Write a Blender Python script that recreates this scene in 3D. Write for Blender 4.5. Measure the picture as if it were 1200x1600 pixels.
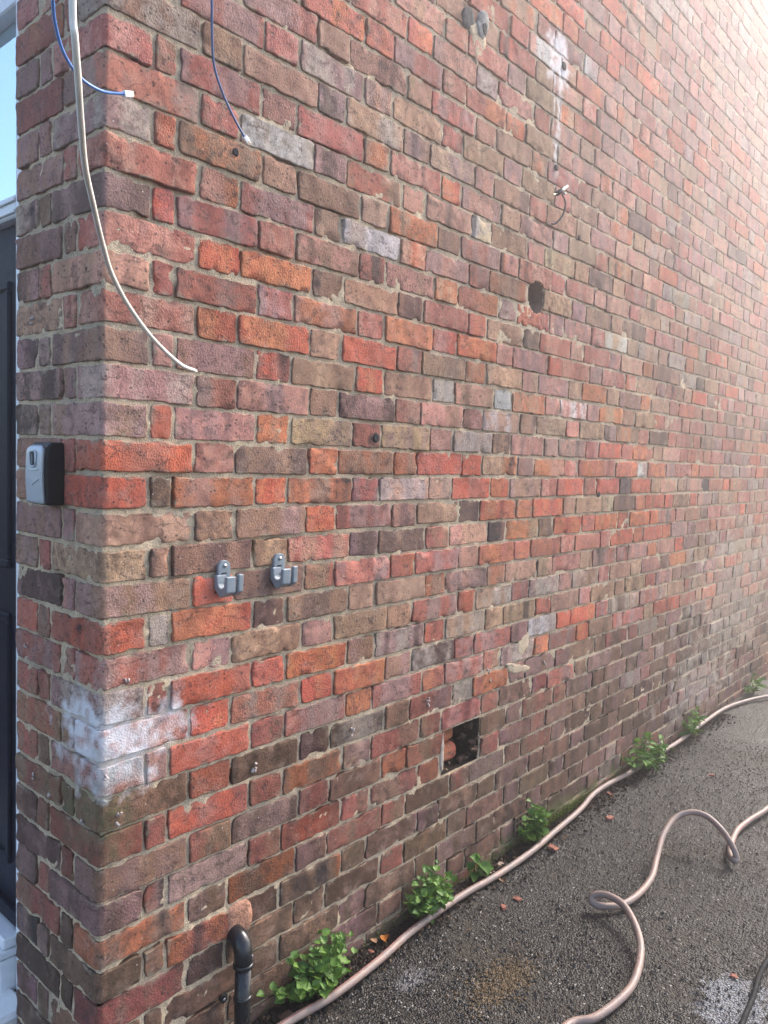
import bpy, math, random
import numpy as np
from mathutils import Matrix, Vector

for o in list(bpy.data.objects): bpy.data.objects.remove(o)
scene = bpy.context.scene
COL = scene.collection

# ------------------------------------------------------------------ camera
YAW, PITCH, ROLL = math.radians(41.2748), math.radians(-4.0734), math.radians(1.9413)
CAM = np.array([-0.7865, -1.4477, 1.4446]); FPX = 1204.864          # focal length for a 1200 x 1600 frame
fw = np.array([math.cos(YAW)*math.cos(PITCH), math.sin(YAW)*math.cos(PITCH), math.sin(PITCH)])
rt = np.cross(fw, [0, 0, 1]); rt /= np.linalg.norm(rt); up = np.cross(rt, fw)
cr, sr = math.cos(ROLL), math.sin(ROLL)
RT, UP = cr*rt + sr*up, -sr*rt + cr*up
cd = bpy.data.cameras.new('camera'); cam = bpy.data.objects.new('camera', cd); COL.objects.link(cam)
cd.sensor_fit = 'VERTICAL'; cd.sensor_height = 24.0; cd.lens = FPX/1600*24.0
cd.clip_start = 0.05; cd.clip_end = 2000
M = Matrix.Identity(4)
for i in range(3):
    M[i][0], M[i][1], M[i][2], M[i][3] = RT[i], UP[i], -fw[i], CAM[i]
cam.matrix_world = M
scene.camera = cam

# ------------------------------------------------------------------ sky, sun, exposure
SUN_AZ, SUN_EL = math.radians(-8), math.radians(41)                 # azimuth measured from +x (along the wall), towards +y
SUN_DIR = Vector((math.cos(SUN_EL)*math.cos(SUN_AZ), math.cos(SUN_EL)*math.sin(SUN_AZ), math.sin(SUN_EL)))
world = bpy.data.worlds.new('World'); scene.world = world; world.use_nodes = True
wn = world.node_tree.nodes; wl = world.node_tree.links
bg = wn['Background']; sky = wn.new('ShaderNodeTexSky'); sky.sky_type = 'NISHITA'; sky.sun_disc = False
sky.sun_elevation = SUN_EL; sky.sun_rotation = math.pi/2 - SUN_AZ
sky.air_density = 1.0; sky.dust_density = 3.0; sky.ozone_density = 1.0
wl.new(sky.outputs[0], bg.inputs[0]); bg.inputs[1].default_value = 0.13
sd = bpy.data.lights.new('sun', 'SUN'); sun = bpy.data.objects.new('sun', sd); COL.objects.link(sun)
sd.energy = 1.5; sd.angle = math.radians(14); sd.color = (1.0, 0.955, 0.90)
sun.rotation_euler = (-SUN_DIR).to_track_quat('-Z', 'Y').to_euler(); sun.location = (6, -2, 8)
scene.view_settings.view_transform = 'Standard'; scene.view_settings.look = 'None'
scene.view_settings.gamma = 1.0; scene.view_settings.use_curve_mapping = False
scene.view_settings.exposure = 1.92
cy = scene.cycles; cy.max_bounces = 4; cy.diffuse_bounces = 2; cy.glossy_bounces = 2; cy.transmission_bounces = 3; cy.volume_bounces = 0; cy.use_denoising = True; cy.use_adaptive_sampling = True; cy.adaptive_threshold = .02
scene.render.resolution_x, scene.render.resolution_y = 768, 1024

rng = np.random.default_rng(7); random.seed(7)

# ------------------------------------------------------------------ helpers
def hashn(ix, iy, iz, seed):
    h = (ix.astype(np.int64)*374761393 + iy.astype(np.int64)*668265263 + iz.astype(np.int64)*2147483647 + int(seed)*974634777) & 0xffffffff
    h = ((h ^ (h >> 13))*1274126177) & 0xffffffff
    h = ((h ^ (h >> 16))*2246822519) & 0xffffffff
    return ((h ^ (h >> 15)) & 0xffffff)/float(0xffffff)
def vnoise(x, y, z=0.0, seed=0):
    x, y, z = np.broadcast_arrays(np.asarray(x, float), np.asarray(y, float), np.asarray(z, float))
    ix, iy, iz = np.floor(x), np.floor(y), np.floor(z)
    fx, fy, fz = x-ix, y-iy, z-iz
    fx, fy, fz = fx*fx*(3-2*fx), fy*fy*(3-2*fy), fz*fz*(3-2*fz)
    def c(a, b, d): return hashn(ix+a, iy+b, iz+d, seed)
    x00 = c(0,0,0)*(1-fx)+c(1,0,0)*fx; x10 = c(0,1,0)*(1-fx)+c(1,1,0)*fx
    x01 = c(0,0,1)*(1-fx)+c(1,0,1)*fx; x11 = c(0,1,1)*(1-fx)+c(1,1,1)*fx
    return ((x00*(1-fy)+x10*fy)*(1-fz) + (x01*(1-fy)+x11*fy)*fz)*2-1
def mesh_from(name, V, F, mat=None, smooth=True):
    me = bpy.data.meshes.new(name)
    me.from_pydata([tuple(v) for v in V], [], [tuple(f) for f in F]); me.update()
    if smooth: me.polygons.foreach_set('use_smooth', [True]*len(me.polygons))
    if mat: me.materials.append(mat)
    return me
def link(name, me, parent=None, loc=None):
    o = bpy.data.objects.new(name, me); COL.objects.link(o)
    if parent: o.parent = parent
    if loc is not None: o.location = loc
    return o
def empty(name, loc=(0, 0, 0)):
    o = bpy.data.objects.new(name, None); COL.objects.link(o); o.location = loc; o.empty_display_size = 0.05
    return o
def tag(o, label, cat, group=None):
    o['label'] = label; o['category'] = cat
    if group: o['group'] = group
    return o
def part(name, VF, mat, parent, smooth=True):
    """mesh part given in world coordinates, re-based on its parent's origin"""
    V = np.asarray(VF[0], float) - np.array(parent.location)
    return link(name, mesh_from(name, V, VF[1], mat, smooth), parent)
def sub(name, VF, mat, parent_part, root, smooth=True):
    V = np.asarray(VF[0], float) - np.array(root.location)
    return link(name, mesh_from(name, V, VF[1], mat, smooth), parent_part)
def catmull(P, n=10):
    P = np.asarray(P, float); Q = np.vstack([2*P[0]-P[1], P, 2*P[-1]-P[-2]]); out = []
    for i in range(1, len(Q)-2):
        p0, p1, p2, p3 = Q[i-1], Q[i], Q[i+1], Q[i+2]
        for t in np.linspace(0, 1, n, endpoint=False):
            out.append(0.5*((2*p1)+(-p0+p2)*t+(2*p0-5*p1+4*p2-p3)*t*t+(-p0+3*p1-3*p2+p3)*t**3))
    out.append(P[-1]); return np.array(out)
def tube(P, r, n=12, cap=True):
    P = np.asarray(P, float); m = len(P); r = np.broadcast_to(np.asarray(r, float), (m,))
    T = np.gradient(P, axis=0); T /= np.linalg.norm(T, axis=1)[:, None]+1e-12
    a = np.array([0, 0, 1.0]) if abs(T[0][2]) < .9 else np.array([1.0, 0, 0])
    N = np.cross(T[0], a); N /= np.linalg.norm(N); V = []
    for i in range(m):
        N = N - T[i]*np.dot(N, T[i]); N /= np.linalg.norm(N); B = np.cross(T[i], N)
        for k in range(n):
            t = 2*math.pi*k/n; V.append(P[i]+r[i]*(math.cos(t)*N+math.sin(t)*B))
    F = [(i*n+k, i*n+(k+1) % n, (i+1)*n+(k+1) % n, (i+1)*n+k) for i in range(m-1) for k in range(n)]
    if cap: F += [tuple(range(n))[::-1], tuple((m-1)*n+k for k in range(n))]
    return V, F
def rbox(x0, x1, y0, y1, z0, z1, b=0.002):
    """box with chamfered edges"""
    V = []; F = []
    c = np.array([(x0+x1)/2, (y0+y1)/2, (z0+z1)/2]); h = np.array([x1-x0, y1-y0, z1-z0])/2; b = min(b, h.min()*.9)
    idx = {}
    for sx in (-1, 1):
        for sy in (-1, 1):
            for sz in (-1, 1):
                s = np.array([sx, sy, sz])
                for ax in range(3):
                    p = h-b; p[ax] = h[ax]; idx[(sx, sy, sz, ax)] = len(V); V.append(c+s*p)
    def q(*k): F.append(tuple(idx[i] for i in k))
    for ax in range(3):
        o = [i for i in range(3) if i != ax]
        for s in (-1, 1):
            ring = []
            for a, d in ((-1, -1), (1, -1), (1, 1), (-1, 1)):
                k = [0, 0, 0]; k[ax] = s; k[o[0]] = a; k[o[1]] = d; ring.append(idx[tuple(k)+(ax,)])
            flip = (s < 0) ^ (ax == 1); F.append(tuple(ring[::-1] if flip else ring))
    for ax in range(3):
        o = [i for i in range(3) if i != ax]
        for a in (-1, 1):
            for d in (-1, 1):
                def kk(s, wh):
                    k = [0, 0, 0]; k[ax] = s; k[o[0]] = a; k[o[1]] = d; return tuple(k)+(wh,)
                f = [idx[kk(-1, o[0])], idx[kk(1, o[0])], idx[kk(1, o[1])], idx[kk(-1, o[1])]]
                n = np.cross(V[f[1]]-V[f[0]], V[f[2]]-V[f[0]]); k = np.zeros(3); k[o[0]] = a; k[o[1]] = d
                F.append(tuple(f if n.dot(k) > 0 else f[::-1]))
    for sx in (-1, 1):
        for sy in (-1, 1):
            for sz in (-1, 1):
                f = [idx[(sx, sy, sz, i)] for i in range(3)]
                F.append(tuple(f if sx*sy*sz > 0 else f[::-1]))
    return V, F
def join(*VFs):
    V = []; F = []
    for v, f in VFs:
        k = len(V); V += list(v); F += [tuple(i+k for i in g) for g in f]
    return V, F
def extrude(poly, axis, a0, a1):
    """polygon (list of 2D points) extruded along an axis; the polygon lies in the other two axes in order"""
    n = len(poly); V = []
    for a in (a0, a1):
        for p in poly:
            v = list(p); v.insert(axis, a); V.append(np.array(v, float))
    F = [tuple(range(n))[::-1], tuple(range(n, 2*n))] + [(i, (i+1) % n, n+(i+1) % n, n+i) for i in range(n)]
    return V, F
def ellipsoid(c, r, nu=10, nv=6, jit=0, seed=0):
    V = []; F = []; g = random.Random(seed)
    for j in range(nv+1):
        ph = math.pi*j/nv
        for i in range(nu):
            th = 2*math.pi*i/nu; k = 1+g.uniform(-jit, jit)
            V.append(np.array([c[0]+k*r[0]*math.sin(ph)*math.cos(th), c[1]+k*r[1]*math.sin(ph)*math.sin(th), c[2]+k*r[2]*math.cos(ph)]))
    for j in range(nv):
        for i in range(nu):
            F.append((j*nu+i, (j+1)*nu+i, (j+1)*nu+(i+1) % nu, j*nu+(i+1) % nu))
    return V, F

# ------------------------------------------------------------------ materials
class NT:
    def __init__(s, name):
        s.m = bpy.data.materials.new(name); s.m.use_nodes = True; s.t = s.m.node_tree; s.n = s.t.nodes; s.l = s.t.links
        s.b = s.n['Principled BSDF']; s.out = s.n['Material Output']
    def N(s, ty, **kw):
        n = s.n.new(ty)
        for k, v in kw.items(): setattr(n, k, v)
        return n
    def set(s, sock, v):
        if isinstance(v, bpy.types.NodeSocket): s.l.new(v, sock)
        else: sock.default_value = v
    def math(s, op, a, b=0.0, c=None, clamp=False):
        n = s.N('ShaderNodeMath', operation=op, use_clamp=clamp); s.set(n.inputs[0], a); s.set(n.inputs[1], b)
        if c is not None: s.set(n.inputs[2], c)
        return n.outputs[0]
    def vmath(s, op, a, b=None, scale=None):
        n = s.N('ShaderNodeVectorMath', operation=op); s.set(n.inputs[0], a)
        if b is not None: s.set(n.inputs[1], b)
        if scale is not None: s.set(n.inputs['Scale'], scale)
        return n.outputs['Value'] if op in ('LENGTH', 'DISTANCE', 'DOT_PRODUCT') else n.outputs[0]
    def mix(s, f, a, b, mode='MIX'):
        n = s.N('ShaderNodeMix', data_type='RGBA', blend_type=mode); n.clamp_factor = True
        s.set(n.inputs[0], f); s.set(n.inputs[6], a); s.set(n.inputs[7], b); return n.outputs[2]
    def ramp(s, f, lo, hi, a=0.0, b=1.0):
        n = s.N('ShaderNodeMapRange'); s.set(n.inputs[0], f)
        for i, v in enumerate((lo, hi, a, b)): s.set(n.inputs[i+1], v)
        n.clamp = True; return n.outputs[0]
    def noise(s, vec, scale, detail=4, rough=.55, dist=0.0):
        n = s.N('ShaderNodeTexNoise'); s.set(n.inputs['Vector'], vec); n.inputs['Scale'].default_value = scale
        n.inputs['Detail'].default_value = detail; n.inputs['Roughness'].default_value = rough; n.inputs['Distortion'].default_value = dist
        return n.outputs['Fac']
    def voro(s, vec, scale, feature='F1', rnd=1.0):
        n = s.N('ShaderNodeTexVoronoi', feature=feature); s.set(n.inputs['Vector'], vec); n.inputs['Scale'].default_value = scale
        n.inputs['Randomness'].default_value = rnd; return n
    def pos(s): return s.N('ShaderNodeNewGeometry').outputs['Position']
    def sep(s, v):
        n = s.N('ShaderNodeSeparateXYZ'); s.set(n.inputs[0], v); return n.outputs
    def comb(s, x, y, z):
        n = s.N('ShaderNodeCombineXYZ')
        for i, v in enumerate((x, y, z)): s.set(n.inputs[i], v)
        return n.outputs[0]
    def bump(s, h, dist=.002, strength=1.0):
        n = s.N('ShaderNodeBump'); n.inputs['Distance'].default_value = dist; n.inputs['Strength'].default_value = strength
        s.set(n.inputs['Height'], h); s.l.new(n.outputs[0], s.b.inputs['Normal']); return n
    def fin(s, col=None, rough=None, spec=None, metal=None):
        if col is not None: s.set(s.b.inputs['Base Color'], col)
        if rough is not None: s.set(s.b.inputs['Roughness'], rough)
        if spec is not None: s.set(s.b.inputs['Specular IOR Level'], spec)
        if metal is not None: s.set(s.b.inputs['Metallic'], metal)
        return s.m
def c4(c): return (c[0], c[1], c[2], 1.0)

def ellipse_mask(t, P, c, r, nz, amount=.55):
    """soft blob about a world point, broken up by noise"""
    d = t.vmath('SUBTRACT', P, c); d = t.vmath('DIVIDE', d, r); d = t.vmath('LENGTH', d)
    d = t.math('ADD', d, t.math('MULTIPLY', t.math('SUBTRACT', nz, .5), amount*2))
    return t.ramp(d, .55, 1.1, 1.0, 0.0)

STAINS = [  # centre, radii, colour, strength, raggedness: lime bloom, cement drips, algae on brick and mortar alike
    ((.05, .03, .835), (.20, .20, .105), (.76, .74, .75), 1.0, .55), ((1.71, 0, 2.88), (.10, .2, .11), (.84, .80, .79), .95, .6),
    ((1.737, 0, 2.70), (.022, .2, .26), (.80, .74, .70), .9, .45), ((1.70, 0, 2.72), (.007, .2, .10), (.8, .74, .7), .9, .4),
    ((4.15, 0, .70), (.95, .3, .50), (.60, .52, .40), .55, .8), ((3.5, 0, .25), (.55, .3, .18), (.56, .50, .44), .5, .8),
    ((0, .05, .70), (.12, .16, .11), (.10, .13, .06), .5, .7), ((2.0, 0, .02), (.75, .2, .07), (.10, .13, .03), .8, .8), ((.9, 0, .0), (.6, .2, .06), (.06, .08, .03), .6, .8)]
def stain(P):
    """rgba per vertex of what has run or grown over the wall"""
    out = np.zeros((len(P), 4)); x, y, z = P.T
    for i, (c, r, col, st, rag) in enumerate(STAINS):
        near = np.all(np.abs(P-np.array(c)) < np.array(r)*1.9, axis=1)
        if not near.any(): continue
        q = P[near]; d = np.linalg.norm((q-np.array(c))/np.array(r), axis=1)
        n = .6*vnoise(*(q*22).T, 80+i)+.45*vnoise(*(q*60).T, 90+i)
        a = np.clip((1.1-(d+n*rag))/.6, 0, 1)*st*np.clip(.70+.45*vnoise(*(q*75).T, 70+i), .1, 1)
        o = out[near]; k = a[:, None]
        o[:, :3] = np.where(o[:, 3:] > 0, o[:, :3]*(1-k)+np.array(col)*k, np.array(col)); o[:, 3] = 1-(1-o[:, 3])*(1-a); out[near] = o
    return out

def brick_material():
    t = NT('brick_clay'); P = t.pos()
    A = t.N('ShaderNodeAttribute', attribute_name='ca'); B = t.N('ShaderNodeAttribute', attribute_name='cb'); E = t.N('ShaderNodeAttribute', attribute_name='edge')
    ST = t.N('ShaderNodeAttribute', attribute_name='stain')
    ra, rb = A.outputs['Alpha'], B.outputs['Alpha']
    off = t.comb(t.math('MULTIPLY', ra, 37.0), t.math('MULTIPLY', rb, 53.0), t.math('MULTIPLY', ra, 71.0))
    Q = t.vmath('ADD', P, off)
    x, y, z = t.sep(Q); xl = t.math('SUBTRACT', x, y)
    n1 = t.noise(Q, 42, 5, .70); n2 = t.noise(Q, 210, 3, .68)
    # firing bands that run across the brick, and clouds of the second colour
    band = t.noise(t.comb(xl, 0.0, t.math('MULTIPLY', z, .12)), 14, 1, .4)
    f = t.ramp(t.math('ADD', t.math('MULTIPLY', band, .75), t.math('MULTIPLY', n1, .45)), .53, .66)
    col = t.mix(f, A.outputs['Color'], B.outputs['Color'])
    g = t.math('ADD', t.math('MULTIPLY', n1, .9), t.math('MULTIPLY', n2, .85))
    col = t.mix(1.0, col, t.comb(*(t.ramp(g, .55, 1.2, .55, 1.45),)*3), 'MULTIPLY')
    n3 = t.noise(t.vmath('ADD', Q, (5.1, 2.2, 8.8)), 24, 4, .68)
    col = t.mix(t.ramp(n3, .52, .76, 0, .40), col, (.46, .33, .26, 1))                       # dusty bloom
    soot = t.math('MULTIPLY', t.math('ADD', t.ramp(n3, .46, .32, 0, .7), t.ramp(band, .40, .28, 0, .75)), t.ramp(rb, .45, .85), clamp=True)
    col = t.mix(soot, col, (.055, .042, .04, 1))
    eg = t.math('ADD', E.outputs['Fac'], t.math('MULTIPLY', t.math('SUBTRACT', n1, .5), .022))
    col = t.mix(t.ramp(eg, .0, .0035, .40, 0), col, (.085, .06, .045, 1))                 # joint shade painted into the colour along uneven arrises
    v1 = t.voro(t.comb(t.math('MULTIPLY', xl, .75), 0.0, z), 100); vd = v1.outputs['Distance']; vc = t.sep(v1.outputs['Color'])
    pit = t.math('MULTIPLY', t.ramp(vd, .16, .34, 1, 0), t.math('GREATER_THAN', vc[0], t.ramp(t.math('FRACT', t.math('MULTIPLY', ra, 7.3)), 0, 1, .62, .97)))
    col = t.mix(t.math('MULTIPLY', pit, .75), col, (.035, .028, .028, 1))
    sp = t.math('MULTIPLY', t.ramp(vd, .08, .16, 1, 0), t.math('LESS_THAN', t.math('ADD', vc[0], t.math('MULTIPLY', n3, .6)), .36))
    col = t.mix(t.math('MULTIPLY', sp, .85), col, (.72, .66, .60, 1))                        # white lime specks
    # drying cracks: thin broken curved lines
    ve = t.voro(t.comb(t.math('ADD', t.math('MULTIPLY', xl, .5), t.math('MULTIPLY', n1, .035)), 0.0, t.math('ADD', z, t.math('MULTIPLY', n3, .06))), 26, 'DISTANCE_TO_EDGE').outputs['Distance']
    crk = t.math('MULTIPLY', t.ramp(ve, .005, .04, 1, 0), t.ramp(n3, .47, .53))
    col = t.mix(t.math('MULTIPLY', crk, .65), col, (.06, .035, .032, 1))
    sm = t.math('MULTIPLY', t.ramp(eg, .001, .008, 1, 0), t.ramp(n3, .55, .62))
    col = t.mix(t.math('MULTIPLY', sm, .7), col, (.36, .31, .22, 1))                         # mortar smeared over the arris
    nb = t.noise(P, 2.3, 3, .6)                                                                # weathering that crosses courses
    col = t.mix(1.0, col, t.comb(t.ramp(nb, .3, .7, .78, 1.2), t.ramp(nb, .3, .7, .76, 1.19), t.ramp(nb, .3, .7, .74, 1.18)), 'MULTIPLY')
    col = t.mix(t.ramp(t.math('ADD', ST.outputs['Alpha'], t.math('MULTIPLY', t.math('SUBTRACT', g, .875), .7)), .10, .85, 0, .92), col, ST.outputs['Color'])
    t.bump(t.math('MULTIPLY', n2, t.ramp(ra, 0, 1, .25, 1.25)), .0030, 1.0)
    return t.fin(col, .88, .25)

def mortar_material(stained=True):
    t = NT('lime_mortar'); P = t.pos()
    ST = t.N('ShaderNodeAttribute', attribute_name='stain')
    n1 = t.noise(P, 5, 5, .68); n3 = t.noise(P, 330, 3, .7)
    col = t.mix(t.ramp(n1, .35, .65), (.72, .565, .375, 1), (.48, .39, .285, 1))
    n2 = t.noise(P, 55, 4, .7)
    col = t.mix(t.ramp(n2, .53, .72, 0, .65), col, (.17, .14, .105, 1))
    col = t.mix(1.0, col, t.comb(*(t.ramp(n3, .3, .7, .62, 1.4),)*3), 'MULTIPLY')
    if stained: col = t.mix(ST.outputs['Alpha'], col, ST.outputs['Color'])
    t.bump(n3, .004, 1.0)
    return t.fin(col, .95, .15)

def plain(name, col, rough=.5, spec=.5, metal=0.0, var=.12, scale=60, bump=0.0, bscale=300):
    t = NT(name); P = t.pos()
    n = t.noise(P, scale, 4, .6)
    c = t.mix(1.0, c4(col), t.comb(*(t.ramp(n, .3, .7, 1-var, 1+var),)*3), 'MULTIPLY')
    if bump: t.bump(t.noise(P, bscale, 3), bump, .8)
    r = t.ramp(n, .3, .7, max(rough-.08, 0), min(rough+.08, 1))
    return t.fin(c, r, spec, metal)

def asphalt_material():
    t = NT('wet_asphalt'); P = t.pos(); x, y, z = t.sep(P)
    v = t.voro(P, 170); d = v.outputs['Distance']; cc = v.outputs['Color']
    c3 = t.sep(cc); s1 = c3[0]
    col = t.mix(t.ramp(s1, .1, 1.0), (.007, .006, .005, 1), (.036, .028, .0205, 1))
    col = t.mix(t.ramp(c3[1], .955, .975, 0, .6), col, (.11, .10, .09, 1))
    col = t.mix(t.ramp(c3[2], .985, .99, 0, .8), col, (.38, .36, .33, 1))
    col = t.mix(t.ramp(d, .35, .7, 0, .55), col, (.008, .008, .008, 1))
    nl = t.noise(P, 2.6, 5, .62); nm = t.noise(P, 11, 5, .65)
    # sandy silt left in patches
    nz = t.noise(P, 24, 5, .7)
    m = ellipse_mask(t, P, (1.0, -.375, 0), (.15, .07, .2), nz, 1.1)
    m = t.ramp(t.math('ADD', m, t.math('MULTIPLY', t.math('SUBTRACT', s1, .5), .5)), .45, .7)
    col = t.mix(t.math('MULTIPLY', m, .8), col, (.13, .092, .052, 1))
    m2 = t.ramp(t.math('ADD', nl, t.math('MULTIPLY', nm, .45)), .72, .92, 0, .35)
    col = t.mix(m2, col, (.085, .066, .043, 1))
    # pale grey-blue patches
    m3 = ellipse_mask(t, P, (1.36, -.88, 0), (.16, .10, .2), nz, 1.1)
    m3 = t.ramp(t.math('ADD', m3, t.math('MULTIPLY', t.math('SUBTRACT', s1, .5), .6)), .35, .75)
    col = t.mix(t.math('MULTIPLY', m3, t.ramp(d, .2, .65, .9, .25)), col, (.26, .28, .31, 1))
    m4 = ellipse_mask(t, P, (.83, -.19, 0), (.07, .035, .2), nz, 1.1)
    col = t.mix(t.math('MULTIPLY', m4, .35), col, (.30, .29, .30, 1))
    # soil gathered against the wall
    ms = t.ramp(t.math('ADD', t.math('MULTIPLY', y, -1.0), t.math('MULTIPLY', t.math('SUBTRACT', nm, .5), .12)), .03, .10, .8, 0)
    col = t.mix(ms, col, (.03, .022, .016, 1))
    wet = t.ramp(t.math('ADD', nl, t.math('MULTIPLY', nm, .3)), .48, .80)
    rough = t.ramp(wet, 0, 1, .28, .70)
    h = t.math('ADD', t.math('MULTIPLY', d, -1.0), t.math('MULTIPLY', s1, .5))
    t.bump(h, .0045, 1.0)
    return t.fin(col, rough, .35)

MB, MM, MM2 = brick_material(), mortar_material(), mortar_material(False)
M_ASPH = asphalt_material()

# ------------------------------------------------------------------ ground
gv = [(-600, -600, -.012), (600, -600, -.012), (600, 600, -.012), (-600, 600, -.012)]
g = link('ground', mesh_from('ground', gv, [(0, 1, 2, 3)], M_ASPH, False)); g['kind'] = 'structure'
def drive():
    xs = np.concatenate([np.arange(-1.6, .3, .03), np.arange(.3, 2.2, .0055), np.arange(2.2, 3.6, .011), np.arange(3.6, 8.0, .04)])
    ys = np.concatenate([np.arange(-3.0, -1.15, .05), np.arange(-1.15, .03, .006)])
    X, Y = np.meshgrid(xs, ys)
    s = 150.0
    Z = .0020*vnoise(X*s, Y*s, 0, 3) + .0010*vnoise(X*70, Y*70, 0, 4) + .0025*vnoise(X*9, Y*9, 0, 5) + .004*vnoise(X*2.2, Y*2.2, 0, 6)
    Z += np.where(np.abs(Y) < .12, .012*(1-np.abs(Y)/.12)*(.5+.5*vnoise(X*14, Y*14, 0, 8)), 0)
    Z -= .002
    ny, nx = X.shape
    V = np.stack([X, Y, Z], -1).reshape(-1, 3)
    I = np.arange(nx*ny).reshape(ny, nx)
    F = np.stack([I[:-1, :-1], I[:-1, 1:], I[1:, 1:], I[1:, :-1]], -1).reshape(-1, 4)
    me = bpy.data.meshes.new('driveway'); me.vertices.add(len(V)); me.vertices.foreach_set('co', V.ravel())
    me.loops.add(F.size); me.loops.foreach_set('vertex_index', F.ravel().astype(np.int32))
    me.polygons.add(len(F)); me.polygons.foreach_set('loop_start', np.arange(0, F.size, 4, dtype=np.int32))
    me.polygons.foreach_set('use_smooth', np.ones(len(F), bool)); me.update(); me.validate(); me.materials.append(M_ASPH)
    o = link('driveway', me); o['kind'] = 'structure'
drive()

# ------------------------------------------------------------------ the brick wall
Z0, CH = 1.39, .075                     # height of the bed joint under course 0, course height
LEFT = .39                              # length of the return face
SMAX, KMIN, KMAX = 6.2, -19, 43
PAL = {'R': (.56, .118, .066), 'O': (.54, .180, .082), 'r': (.42, .135, .10), 'p': (.50, .245, .185), 'm': (.345, .205, .185), 'b': (.315, .180, .118),
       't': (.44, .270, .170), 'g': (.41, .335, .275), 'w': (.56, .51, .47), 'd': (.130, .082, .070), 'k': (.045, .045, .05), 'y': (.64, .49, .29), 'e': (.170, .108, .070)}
ROWS = {
 20: '. . . . . . . . . rp mp wm mp pm rp', 19: '. . . . . . . . Or Or wp tp Or mp tO rp', 18: '. . . . . . bt tb Rr bt tp rp pm mp OR',
 17: '. . . . . . tp rp rp mp tb Ot Or mp pm rp', 16: '. . . mr pr Or mp mg rp pr mp tb Op pm',
 15: '. . . gt Or rO rm rp rO tO tb tp pm Op rp', 14: '. . rm tb bt tp mr tb tb tO mr pr tb Op',
 13: '. . rm rp mg pm tb rd tb mp bt pr bt mp Op pt', 12: 'bg bt tb dm tg mb mt pm bd pr pb tb mp',
 11: 'rp br rm rp pr Ob pr RO pm tb mp gm tb pr Ot', 10: 'mr br gw dm br tp bt wy tb tp yt tp db tb',
 9: 'mg Rr bO bt tb bt tO bd rm Op rp mr pr mp tb rp', 8: 'rp Op rm tb wg Ot pm rm Ob bd bt pm bd tp',
 7: 'md rR mr rp bp dr pt Ot Or mg rO pm mp pr wt tb', 6: 'rp RO RO db tb bd pr Or bt db pr tp pr mp',
 5: 'pb Rr mr rm Op rp Or Rp RO rp pm rR pr pm rp Op', 4: 'rp RO RO bt Rr mr bd Ob tb pt pm tb pO tb',
 3: 'bd rp bm rR tb OR bt wg tp wg tO pm pw mp tO pb', 2: 'mg rm mp Ob dm rp pb pb wt bd tb pr bt dm Ob pr',
 1: 'bm Rr mp bO mt dr mt mp tg db pm md mp rp rR Rr rO', 0: 'Rr rp bd RO Ob Ob Rr OR Ot pm Op rp Or rp rO mw rO pm rp RO Rr',
 -1: 'rR db pO RO Ob mr gt mp Rr RO bm rp Rr rb Rr kd Rr bt tp bt pm kd pr', -2: 'bt db mb RO rm db tb bd RO Or RO tb tb yt bd Or OR Rb bt Rr pm',
 -3: 'bt bt bd bt rb md bd br tp kd tO bd RO rR RO rR Ro OR mr pt', -4: 'bm Rr bd rb mr Or rm mp Or Or Or rp Or rp OR rO Rr RO pm',
 -5: 'Rr bg Ro bd bd bt tb Ob mp Ob tb tp rp tb mr rm mp rO tb', -6: 'rm mp bt mp tb bt mr Rr tg rm mg mp tg rp tb bt pm bd',
 -7: 'mg rp Rr Rr RO bm mg Rr tg bt tb Rr tb rm tb tb bt Rr mp', -8: 'rp RO mr RO Ro mb dg rm mr md gw Rr RO rm gd tg rm',
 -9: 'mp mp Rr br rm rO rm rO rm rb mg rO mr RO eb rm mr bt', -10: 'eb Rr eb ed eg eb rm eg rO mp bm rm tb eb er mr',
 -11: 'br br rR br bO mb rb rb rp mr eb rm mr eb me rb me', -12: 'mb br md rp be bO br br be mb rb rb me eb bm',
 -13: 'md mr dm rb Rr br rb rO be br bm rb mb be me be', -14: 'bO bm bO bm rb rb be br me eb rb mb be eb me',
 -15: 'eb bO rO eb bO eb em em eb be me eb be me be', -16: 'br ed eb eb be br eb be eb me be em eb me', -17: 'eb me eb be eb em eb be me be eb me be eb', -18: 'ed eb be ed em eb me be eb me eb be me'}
LEFTC = {11: 'bm mb', 10: 'mb br', 9: 'mb mb', 8: 'rm mb', 7: 'mb mg', 6: 'mb bm', 5: 'br bm', 4: 'rp bt', 3: 'dm dm', 2: 'mb dm', 1: 'bm dm', 0: 'mr bm',
 -1: 'mr mb', -2: 'mr mb', -3: 'rb bm', -4: 'pm dm', -5: 'br Rr', -6: 'rb rm', -7: 'rb rb', -8: 'bm rb', -9: 'be br', -10: 'be rb', -11: 'rb bd', -12: 'rb md',
 -13: 'rb md', -14: 'ed rb', -15: 'mb em', -16: 'ed ed', -17: 'me em', -18: 'ed ed'}
def randcode(k, X, g):
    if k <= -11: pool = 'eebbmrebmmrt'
    elif k <= -5: pool = 'bbrmmrtRpeOgt'
    elif k <= 2: pool = 'RROOrrpmbtpdO'
    elif k <= 14: pool = 'pppppttmrrrOObbt' 
    else: pool = 'pppppmmrrrrOOtbR'
    a = g.choice(pool); b = g.choice({'R': 'Or', 'O': 'Rtr', 'r': 'pmb', 'p': 'rtm', 'm': 'pgb', 'b': 'tdm', 't': 'bpg', 'g': 'tm', 'w': 'gp', 'd': 'bm', 'k': 'd', 'e': 'bm', 'y': 't'}[a])
    return a+b

CIRC = (1.645, 2.027, .056)             # core-drilled hole: x, z, radius
HOLE = (1.192, 1.402, .415, .565)       # knocked-out opening: x0, x1, z0, z1

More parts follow.
